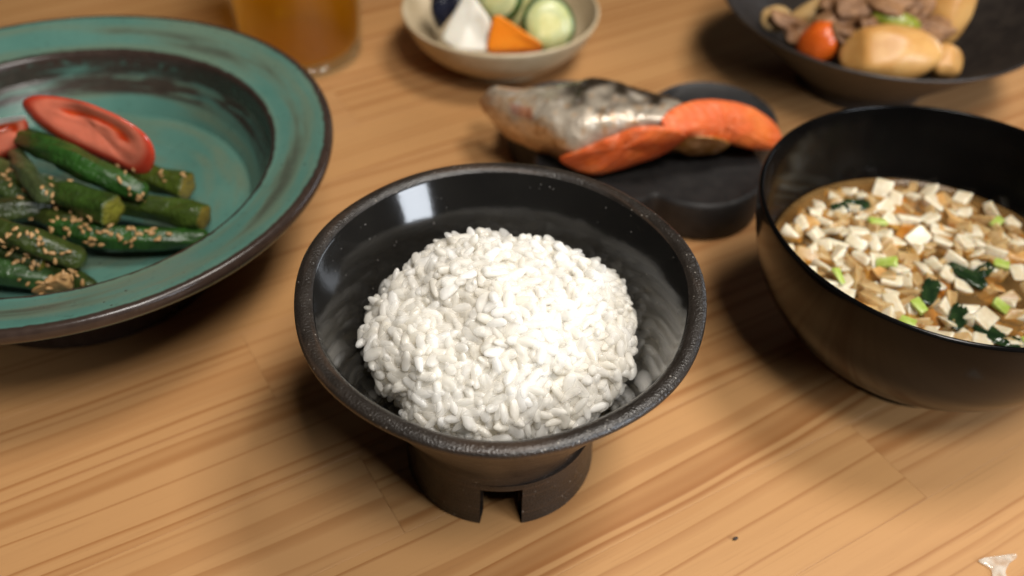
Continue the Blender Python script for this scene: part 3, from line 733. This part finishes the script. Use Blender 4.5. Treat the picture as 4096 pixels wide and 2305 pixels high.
# radish slice, carrot wedge, cucumber slices, eggplant
rd = [(1108, 98, .026), (1164, -8, .041), (1192, -10, .042), (1236, 52, .034), (1222, 132, .022), (1150, 127, .023)]
t_ = pillow('radish_slice', [at(*q) for q in rd], (-.12, -.70, .70), .0010, .008, 8, 8, None, M['daikon'], 0, 1, 12.0, lin=True)
tag(t_, 'white pickled radish slice between dark eggplant and carrot', 'radish')
ca = [(1222, 130, .022), (1240, 42, .040), (1256, 38, .041), (1366, 112, .027), (1362, 126, .023)]
t_ = pillow('carrot_wedge', [at(*q) for q in ca], (.10, -.68, .72), .0010, .009, 8, 9, None, M['carrot'], 0, 1, 12.0, lin=True)
tag(t_, 'bright orange carrot wedge in the pickle dish', 'carrot')
def cuke(px, py, z, rad, nrm, label, half=False):
    root = empty('cucumber_slice', at(px, py, z), label, 'cucumber', 'cucumber slices in the pickle dish')
    n = Vector(nrm).normalized(); q = n.to_track_quat('Z', 'Y'); root.rotation_mode = 'QUATERNION'; root.rotation_quaternion = q
    t = .0045
    fl = [(0, t * .55), (rad * .5, t * .56), (rad * .89, t * .5), (rad * .90, 0), (rad * .89, -t * .5), (0, -t * .5)]
    wb = lambda r, z_, a: (r * (1 + .05 * math.sin(2 * a + px)) , z_)
    link('flesh', lathe('flesh', fl, 48, wb), M['cuke'], root)
    link('rind', lathe('rind', [(rad * .88, -t * .49), (rad * .99, -t * .46), (rad * 1.03, 0), (rad * .99, t * .46), (rad * .88, t * .52)], 48, wb), M['rind'], root)
    link('seed_core', lathe('seed_core', [(0, t * .60), (rad * .3, t * .59), (rad * .48, t * .545)], 36, lambda r, z_, a: (r * (1 + .15 * math.cos(3 * a)), z_)), M['cukecore'], root)
cuke(1380, 62, .029, .0135, (.12, -.80, .45), 'cucumber slice facing forward, farthest right in the pickle dish')
cuke(1318, 12, .033, .0135, (-.35, -.78, .40), 'cucumber slice standing in the middle behind the carrot')
cuke(1252, -12, .036, .0135, (-.45, -.75, .40), 'cucumber slice leaning behind the white radish')
eg = [(1088, 40, .030), (1085, 5, .036), (1095, -40, .040), (1140, -50, .042), (1165, -20, .040), (1150, 20, .034), (1120, 60, .027), (1105, 72, .025)]
t_ = pillow('eggplant_piece', [at(*q) for q in eg], (.3, -.6, .7), .004, .006, 7, 5, None, M['eggplant'], .0006, 1, 2.5)
tag(t_, 'dark blue-black eggplant piece at the left of the pickle dish', 'eggplant')

# ------------------------------------------------------------------ flower shaped slab with grilled salmon
SX, SY, SZ = .056, .379, .0188
def blossom():
    n = 200; out = []
    for k in range(n):
        a = 2 * PI * k / n; best = 0
        for j in range(5):
            la = R(-52 + 72 * j); dl = (.035, .036, .001, .033, .035)[j]; cx, cy = dl * math.cos(la), dl * math.sin(la); rr = .0292
            b = cx * math.cos(a) + cy * math.sin(a); disc = b * b - (cx * cx + cy * cy - rr * rr)
            if disc > 0: best = max(best, b + math.sqrt(disc))
        out.append(best)
    out = np.array(out)
    for _ in range(2): out = (np.roll(out, 1) + out * 2 + np.roll(out, -1)) / 4
    return out
BL = blossom(); n = len(BL)
prof = [(0, .002), (.90, .002), (.93, 0), (.975, 0), (.992, .001), (1.0, .0025), (1.0, SZ - .0022), (.992, SZ - .0008), (.975, SZ), (.955, SZ - .0003), (.93, SZ - .0012), (.5, SZ - .0014), (0, SZ - .0014)]
v = []; f = []; rows = []
for s, z in prof:
    if s == 0: rows.append([len(v)]); v.append((0, 0, z)); continue
    rows.append(list(range(len(v), len(v) + n)))
    for k in range(n): a = 2 * PI * k / n; v.append((BL[k] * s * math.cos(a), BL[k] * s * math.sin(a), z))
for A, B in zip(rows[:-1], rows[1:]):
    for k in range(n):
        k2 = (k + 1) % n
        if len(A) == 1: f.append((A[0], B[k2], B[k]))
        elif len(B) == 1: f.append((A[k], A[k2], B[0]))
        else: f.append((A[k], A[k2], B[k2], B[k]))
me = mesh('blossom_plate', v, f)
o = link('blossom_plate', me, M['slab'], None, (SX, SY, 0)); 
try: o.data.set_sharp_from_angle(angle=R(50))
except Exception: pass
tag(o, 'thick matte black scalloped plate under the grilled salmon', 'plate')

sal = empty('salmon_fillet', (SX, SY, SZ), 'grilled salmon fillet with silver skin on the black scalloped plate', 'salmon')
SO = Vector((SX, SY, SZ))
stn = [  # T, M, B, F  (photo x, y, height)
 [(1206, 250, .0255), (1208, 262, .0250), (1213, 276, .0235), (1222, 290, .0205)],
 [(1243, 222, .033), (1258, 268, .034), (1272, 320, .028), (1288, 354, .0205)],
 [(1340, 224, .040), (1350, 290, .042), (1372, 352, .033), (1385, 392, .0205)],
 [(1420, 214, .043), (1430, 290, .046), (1440, 378, .034), (1450, 418, .0205)],
 [(1500, 200, .046), (1510, 280, .048), (1525, 352, .038), (1530, 428, .0205)],
 [(1600, 224, .045), (1600, 280, .047), (1600, 328, .041), (1620, 400, .0205)],
 [(1690, 247, .044), (1690, 275, .046), (1690, 312, .043), (1710, 382, .0205)],
 [(1745, 262, .039), (1755, 280, .039), (1775, 312, .037), (1795, 390, .0205)],
 [(1800, 270, .034), (1820, 290, .034), (1840, 318, .031), (1850, 360, .0215)],
 [(1880, 285, .030), (1890, 300, .030), (1905, 328, .027), (1915, 362, .0215)],
 [(1930, 325, .026), (1935, 335, .026), (1938, 345, .025), (1936, 358, .022)]]
rowsP = []
for T, Mi, B, F_ in stn:
    t3, m3, b3, f3 = at(*T), at(*Mi), at(*B), at(*F_)
    back = t3 + Vector((.002, .006, 0)); bb = Vector((back.x, back.y - .004, max(.0195, t3.z - .016)))
    rowsP.append([*f3, *b3, *m3, *t3, *back.lerp(bb, .35), *bb])
RP = crom(rowsP, 14); v = []; cols = []
nl = len(RP)
for i, row in enumerate(RP):
    cs = crom(row.reshape(-1, 3), 11); nc = len(cs)
    for j, p in enumerate(cs):
        p = Vector(p); s = i / (nl - 1); t = j / (nc - 1)
        p += Vector((0, -.4, .9)) * (.0014 * nz(p, 90, 1) + .0006 * nz(p, 280, 2) + .0002 * nz(p, 800, 5)); p.z = max(p.z, .0192)
        v.append(p - SO)
        nn = nz(p, 120, 4); n2 = nz(p, 330, 6)
        silver = np.array((.46, .39, .30)); dk = np.array((.036, .025, .015)); cream = np.array((.74, .53, .33)); brown = np.array((.36, .13, .018)); pale = np.array((.66, .47, .30)); gold = np.array((.42, .20, .045))
        n3 = nz(p, 700, 3)
        kd = max(0, min(1, (t - .42) * 6 + nn * 1.6)) * max(0, min(1, (s - .17) * 6)); c = silver * (1 + .3 * n2) * (1 - kd) + dk * kd
        kc = max(0, min(1, (.30 - s) * 4 + nn * .9 + (.36 - t) * 2.2)); c = c * (1 - kc) + cream * (1 + .25 * n3) * kc
        kg = max(0, min(1, (n2 * 1.3 + nn * .8 - .22) * 2.2)) * .75 * (1 - kd); c = c * (1 - kg) + gold * kg
        if t < .2: kk = max(0, min(1, (.2 - t) * 8)); c = c * (1 - kk) + (pale * .35 + gold * .75 + pale * .5 * n2) * kk
        ke = max(0, min(1, (.075 - s + .08 * n2) * 12)); c = c * (1 - ke) + brown * ke
        kw = max(0, n3 + n2 - .55) * 1.2 * max(0, 1 - abs(t - .45) * 5); c = c * (1 - kw) + np.array((.75, .72, .68)) * kw  # whitish highlight glints painted into the skin colour
        if abs(s - .16) < .03 and abs(t - .40) < .05: c = c * .5 + np.array((.45, .10, .06)) * .5
        cols.append(np.clip(c, 0, 1))
nc = len(cs); f = []
for i in range(nl - 1):
    for j in range(nc - 1): f.append((i * nc + j, i * nc + j + 1, (i + 1) * nc + j + 1, (i + 1) * nc + j))
    f.append((i * nc + nc - 1, i * nc, (i + 1) * nc, (i + 1) * nc + nc - 1))
f.append(tuple(range(nc))[::-1]); f.append(tuple((nl - 1) * nc + j for j in range(nc)))
me = mesh('skin_side', v, f); bm = bmesh.new(); bm.from_mesh(me); bmesh.ops.recalc_face_normals(bm, faces=bm.faces); bm.to_mesh(me); bm.free()
set_col(me, cols); link('skin_side', me, M['salmon_skin'], sal)
def flesh_col(u, p):
    n1 = nz(p, 110, 3); n2 = nz(p, 300, 9)
    c = np.array((.70, .125, .022)) * (1 + .18 * n1); k = max(0, n1 * .9 + .05); c = c * (1 - k) + np.array((.72, .20, .03)) * k
    if u[0] > .93: c = c * .9
    st = flake_line(p); c = c * (1 - .16 * max(0, st - .3)) + np.array((.85, .45, .28)) * .55 * max(0, st - .55)
    k2 = max(0, n2 - .2) * .8; return c * (1 - k2) + np.array((.74, .30, .17)) * k2
def flake_line(p): return math.sin((p.x * .75 + p.y * 1.1 - p.z * .8) * 1150 + 2.5 * nz(p, 60, 3))
def flesh_groove(p): return -.0011 * max(0, flake_line(p) - .45) + .0004 * nz(p, 420, 2)
fn = (vdir(1600, 350) + Vector((0, -.1, .15))).normalized()
f1 = [(1408, 398, .030), (1450, 380, .034), (1520, 350, .040), (1580, 325, .044), (1640, 316, .046), (1700, 326, .045), (1725, 350, .039), (1660, 392, .028), (1570, 424, .023), (1495, 440, .0215), (1440, 425, .0225)]
pillow('flesh_flake', [at(*q) for q in f1], fn, .0042, .006, 16, 12, flesh_col, M['salmon_flesh'], .0009, 3, 2.4, parent=sal, posd=flesh_groove)
f2 = [(1662, 296, .046), (1700, 268, .047), (1760, 251, .046), (1820, 251, .044), (1880, 266, .040), (1935, 298, .034), (1966, 340, .028), (1955, 372, .0245), (1900, 378, .0245), (1850, 366, .028), (1790, 350, .034), (1720, 345, .038), (1680, 330, .042)]
pillow('flesh_flake', [at(*q) for q in f2], fn, .0050, .006, 16, 12, flesh_col, M['salmon_flesh'], .0009, 8, 2.4, parent=sal, posd=flesh_groove)
# pale browned bits between the flakes
fb = [(1690, 366, .031), (1730, 345, .037), (1790, 345, .037), (1835, 360, .031), (1805, 384, .0235), (1735, 390, .0225)]
def bit_col(u, p): n2 = nz(p, 300, 9); return np.array((.60, .33, .12)) + np.array((.35, .30, .25)) * n2
pillow('browned_flake', [at(*q) for q in fb], fn, .003, .004, 7, 5, bit_col, M['salmon_flesh'], .001, 5, 2.2, parent=sal)

# ------------------------------------------------------------------ soup bowl
OH = .066; OX, OY = .7258 * (HC - OH), 1.3073 * (HC - OH)
sb = empty('soup_bowl', (OX, OY, 0), 'round black lacquer bowl of soup with diced onion', 'bowl')
sp_ = [(0, .008), (.0240, .008), (.0255, .0065), (.0260, 0), (.0295, 0), (.0305, .0085), (.0395, .0130), (.0505, .0225), (.0592, .0370), (.0632, .0520), (.0646, .0640), (.0643, .0660), (.0634, .0662), (.0628, .0645), (.0602, .0520), (.0560, .0380), (.0495, .0262), (.039, .0170), (.02, .0125), (0, .012)]
P3 = crom(sp_, 4); P3[:, 0] = np.maximum(P3[:, 0], 0)
link('bowl_body', lathe('bowl_body', [tuple(p) for p in P3], 160), M['lacquer'], sb)
LZ = .0375; LR = .0557
bp = [(0, .0125), (.02, .0130), (.0385, .0174), (.0490, .0265), (LR - .0002, LZ - .0010), (LR, LZ - .0003), (LR - .0001, LZ + .0006), (LR - .0007, LZ + .0003), (LR - .0018, LZ), (0, LZ)]
br = link('broth', lathe('broth', bp, 96), M['broth'], None, (OX, OY, 0))
tag(br, 'amber miso broth filling the black lacquer bowl', 'soup')
def dice_mesh(kind):
    def chunk(name, sx, sy, sz, bev, n=11):
        bm = bmesh.new()
        for k in range(n):
            bm.verts.new((random.choice((-1, 1)) * random.uniform(.55, 1) * sx / 2, random.choice((-1, 1)) * random.uniform(.55, 1) * sy / 2, random.choice((-1, 1)) * random.uniform(.7, 1) * sz / 2))
        h = bmesh.ops.convex_hull(bm, input=list(bm.verts)); bmesh.ops.delete(bm, geom=list({q for q in h['geom_interior'] + h['geom_unused'] if isinstance(q, bmesh.types.BMVert)}), context='VERTS')
        bmesh.ops.dissolve_limit(bm, angle_limit=.35, verts=list(bm.verts), edges=list(bm.edges))
        bmesh.ops.bevel(bm, geom=list(bm.edges), offset=bev, segments=2, affect='EDGES', profile=.55, clamp_overlap=True)
        bmesh.ops.recalc_face_normals(bm, faces=bm.faces); bmesh.ops.triangulate(bm, faces=list(bm.faces))
        me = bpy.data.meshes.new(name); bm.to_mesh(me); bm.free(); return me
    if kind == 'onion' and random.random() < .65: return box_mesh('onion_dice', random.uniform(.0038, .0090), random.uniform(.0034, .0068), random.uniform(.0022, .0040), .0010, 3, .0013)
    if kind == 'onion': return chunk('onion_dice', random.uniform(.0035, .0100), random.uniform(.0032, .0070), random.uniform(.0020, .0038), .0006, 20)
    if kind == 'tofu': return chunk('fried_tofu', random.uniform(.009, .014), random.uniform(.006, .009), random.uniform(.003, .004), .0009, 24)
    if kind == 'scal': return chunk('scallion_piece', random.uniform(.005, .008), random.uniform(.0032, .0045), .0018, .0004, 24)
    me = bpy.data.meshes.new('wakame_leaf'); bm = bmesh.new(); bmesh.ops.create_grid(bm, x_segments=10, y_segments=6, size=1)
    sd = random.uniform(0, 50)
    for q in bm.verts:
        x, y = q.co.x, q.co.y; e = 1 - .5 * x * x
        q.co = Vector((x * .0075, y * .0030 * e * (1 + .3 * nz((x, 0, 0), 3, sd)), .0012 * nz((x, y, 0), 2.4, sd)))
    g = bmesh.ops.extrude_face_region(bm, geom=list(bm.faces)); 
    for q in g['geom']:
        if isinstance(q, bmesh.types.BMVert): q.co.z += .0006
    bmesh.ops.recalc_face_normals(bm, faces=bm.faces); bm.to_mesh(me); bm.free(); return me
POOL = {k: [dice_mesh(k) for _ in range(16)] for k in ('onion', 'tofu', 'scal', 'waka')}
INFO = {'onion': ('onion_dice', 'white onion dice floating on the miso soup', 'onion', 'white onion dice in the soup'), 'onion2': ('onion_dice', 'yellowish translucent onion dice half sunk in the miso soup', 'onion', 'yellowish onion dice in the soup'),
        'tofu': ('fried_tofu', 'brown fried tofu strip floating in the miso soup', 'tofu', 'fried tofu in the soup'), 'scal': ('scallion_piece', 'light green scallion piece floating in the miso soup', 'scallion', 'scallion in the soup'),
        'waka': ('wakame_leaf', 'dark wakame leaf floating in the miso soup', 'seaweed', 'wakame in the soup')}
srs = random.Random(21); random.seed(21)
def soup_piece(kind, x, y, z, tilt=.35):
    nm, lab, cat, grp = INFO[kind]; me = POOL['onion' if kind == 'onion2' else kind][srs.randrange(16)]
    if kind == 'onion2': me = me.copy(); me.materials.clear()
    mt = {'onion': M['onionW'], 'onion2': M['onionY'], 'tofu': M['friedtofu'], 'scal': M['scallion'], 'waka': M['wakame']}[kind]
    o = link(nm, me, mt, None, (OX + x, OY + y, z), (srs.gauss(0, tilt), srs.gauss(0, tilt), srs.uniform(0, 6.28)), smooth=True)
    tag(o, lab, cat, grp)
def in_view(x, y): return OX + x < .215
pts = []
def scatter(kind, n, sp, zlo, zhi, region=None, tilt=.35, lim=.0508):
    c = 0; tries = 0; mine = []
    while c < n and tries < 6000:
        tries += 1; a = srs.uniform(0, 6.28); r = lim * math.sqrt(srs.random()); x, y = r * math.cos(a), r * math.sin(a)
        if not in_view(x, y): continue
        if region and not region(x, y): continue
        if any((x - p[0]) ** 2 + (y - p[1]) ** 2 < sp * sp for p in mine): continue
        mine.append((x, y)); c += 1; soup_piece(kind, x, y, srs.uniform(zlo, zhi), tilt)
darkzone = lambda x, y: ((x - .030) / .030) ** 2 + ((y + .016) / .026) ** 2 < 1     # open, weedy stretch of broth
scatter('tofu', 20, .011, LZ - .0030, LZ - .0006, None, .15, .046)
scatter('onion2', 60, .0050, LZ - .0050, LZ - .0022)
scatter('onion2', 130, .0046, LZ - .0016, LZ + .0001, lambda x, y: not darkzone(x, y) or srs.random() < .25)
scatter('onion', 125, .0050, LZ - .0010, LZ + .0008, lambda x, y: not darkzone(x, y) or srs.random() < .3)
scatter('scal', 9, .014, LZ + .0012, LZ + .0028)
scatter('waka', 7, .008, LZ + .0004, LZ + .0012, darkzone, .12)
soup_piece('waka', -.004, -.012, LZ + .0022, .1); soup_piece('waka', .012, -.002, LZ + .0016, .1); soup_piece('waka', -.020, .036, LZ + .001, .1)
soup_piece('scal', -.016, -.028, LZ + .003, .2); soup_piece('scal', -.010, -.020, LZ + .003, .2)

# ------------------------------------------------------------------ stew bowl
TH = .045; TX, TY = .7891 * (HC - TH), 2.0605 * (HC - TH)
tb = empty('stew_bowl', (TX, TY, 0), 'dark brown flared bowl of meat and potato stew at the back', 'bowl')
tpf = [(0, .006), (.026, .006), (.0285, .0), (.0325, 0), (.0335, .006), (.045, .0155), (.0600, .0290), (.0730, .0405), (.0775, .0443), (.0779, .0455), (.0768, .0458), (.0745, .0440), (.060, .0325), (.045, .0205), (.030, .0125), (.015, .0102), (0, .010)]
P4 = crom(tpf, 4); P4[:, 0] = np.maximum(P4[:, 0], 0)
link('bowl_body', lathe('bowl_body', [tuple(p) for p in P4], 144), M['brown_bowl'], tb)
def blob(name, c, size, rot, mat, label, cat, seed, lump=.12, group=None, facet=0):
    bm = bmesh.new(); bmesh.ops.create_icosphere(bm, subdivisions=4, radius=1)
    rsd = random.Random(seed); pl = [(Vector((rsd.gauss(0, 1), rsd.gauss(0, 1), rsd.gauss(0, 1))).normalized(), rsd.uniform(.66, .90)) for _ in range(facet)]
    for q in bm.verts:
        d = q.co.normalized(); r = 1 + lump * nz(d, 1.3, seed) + lump * .4 * nz(d, 3.5, seed * 2)
        for nrm, h in pl:
            k = d.dot(nrm)
            if k > 0: r = min(r, h / k * (1 - .06 * (1 - k)) if h / k < r else r)
        q.co = Vector((d.x * r * size[0], d.y * r * size[1], d.z * r * size[2]))
    bmesh.ops.smooth_vert(bm, verts=bm.verts, factor=.5, use_axis_x=True, use_axis_y=True, use_axis_z=True)
    me = bpy.data.meshes.new(name); bm.to_mesh(me); bm.free()
    return tag(link(name, me, mat, None, c, rot), label, cat, group)
PG = 'potato chunks in the stew'
blob('potato_chunk', at(2235, 135, .040), (.0245, .014, .0125), (.1, 0, .05), M['potato'], 'large oval potato at the front of the stew', 'potato', 1.3, .1, PG, 3)
blob('potato_chunk', at(2375, 30, .046), (.0125, .014, .021), (0, .18, .1), M['potato'], 'tall potato chunk standing at the right of the stew', 'potato', 3.1, .1, PG, 4)
blob('potato_chunk', at(2375, 155, .034), (.0105, .009, .008), (.2, .2, .3), M['potato'], 'small pointed potato piece at the right end of the stew', 'potato', 5.7, .15, PG, 5)
blob('carrot_chunk', at(2058, 112, .036), (.0095, .0095, .0125), (.2, .35, .2), M['stewcarrot'], 'deep orange carrot chunk at the left of the stew', 'carrot', 2.2, .08, None, 4)
blob('onion_piece', at(1955, 48, .038), (.010, .006, .0055), (.2, .2, .5), M['stewonion'], 'soft tan onion piece by the left bowl wall', 'onion', 8.3, .2)
blob('onion_piece', at(2060, 25, .044), (.017, .006, .005), (.1, -.5, .1), M['stewonion'], 'long tan onion strip leaning on the stew meat', 'onion', 4.3, .2)
blob('green_bean', at(2255, 52, .050), (.011, .0045, .0042), (.1, .1, -.25), M['bean'], 'yellow green bean piece on top of the stew', 'bean', 2.9, .15)
mrs = random.Random(2)
for k, (vx, vy, z, sx, sy, sz, rz, lab) in enumerate([(2010, 75, .036, .013, .008, .007, .3, 'beef piece left of the carrot chunk'), (2110, 60, .042, .012, .010, .009, .9, 'dark beef piece just behind the carrot chunk'), (2150, 95, .042, .009, .008, .008, .2, 'small beef piece left of the large oval potato'), (2150, 20, .050, .016, .009, .009, .4, 'wide beef slice on top of the stew'), (2215, -5, .054, .015, .010, .008, -.5, 'beef slice highest in the stew'), (2290, 15, .052, .013, .009, .009, .6, 'beef piece beside the tall potato'), (2330, 75, .044, .010, .009, .009, 0, 'beef piece between the two larger potatoes'), (2180, 70, .046, .010, .006, .007, 1.2, 'folded beef strip beside the green bean')]):
    blob('beef_piece', at(vx, vy, z), (sx * 1.15, sy, sz * .62), (mrs.uniform(-.4, .4), mrs.uniform(-.4, .4), rz), M['beef'], lab, 'beef', 10 + k * 3.3, .75, 'beef pieces in the stew')
for k, (x, y, z, s) in enumerate([(.0, .004, .026, .026), (-.022, .0, .028, .018), (.02, .0, .028, .018)]):
    blob('beef_piece', (TX + x, TY + y, z), (s, s * .8, .014), (0, 0, k), M['beef'], ['beef mass at the heart of the stew under the green bean', 'beef mass under the carrot chunk', 'beef mass under the tall potato'][k], 'beef', 50 + k * 2.1, .35, 'beef pieces in the stew')

# ------------------------------------------------------------------ small things on the table
c = at(1850, 1355, .0006)
bm = bmesh.new(); bmesh.ops.create_icosphere(bm, subdivisions=2, radius=.0006)
for q in bm.verts: q.co = Vector((q.co.x * 1.5, q.co.y * .9, q.co.z * .8)) * (1 + .4 * nz(q.co, 1500, 2))
me = bpy.data.meshes.new('crumb'); bm.to_mesh(me); bm.free()
tag(link('crumb', me, M['crumb'], None, c, (0, 0, .4)), 'tiny black crumb on the bare table right of the foot', 'crumb')
fo_ = [(2461, 1412), (2475, 1404), (2510, 1398), (2552, 1393), (2558, 1403), (2540, 1418), (2530, 1440), (2535, 1462), (2500, 1462), (2494, 1436), (2480, 1424)]
t_ = pillow('clear_film_scrap', [at(x, y, .0006) for x, y in fo_], (0, 0, 1), .0004, .0004, 6, 5, None, M['film'], .0002, 2, 6.0)
tag(t_, 'translucent scrap of film at the lower right corner', 'scrap')
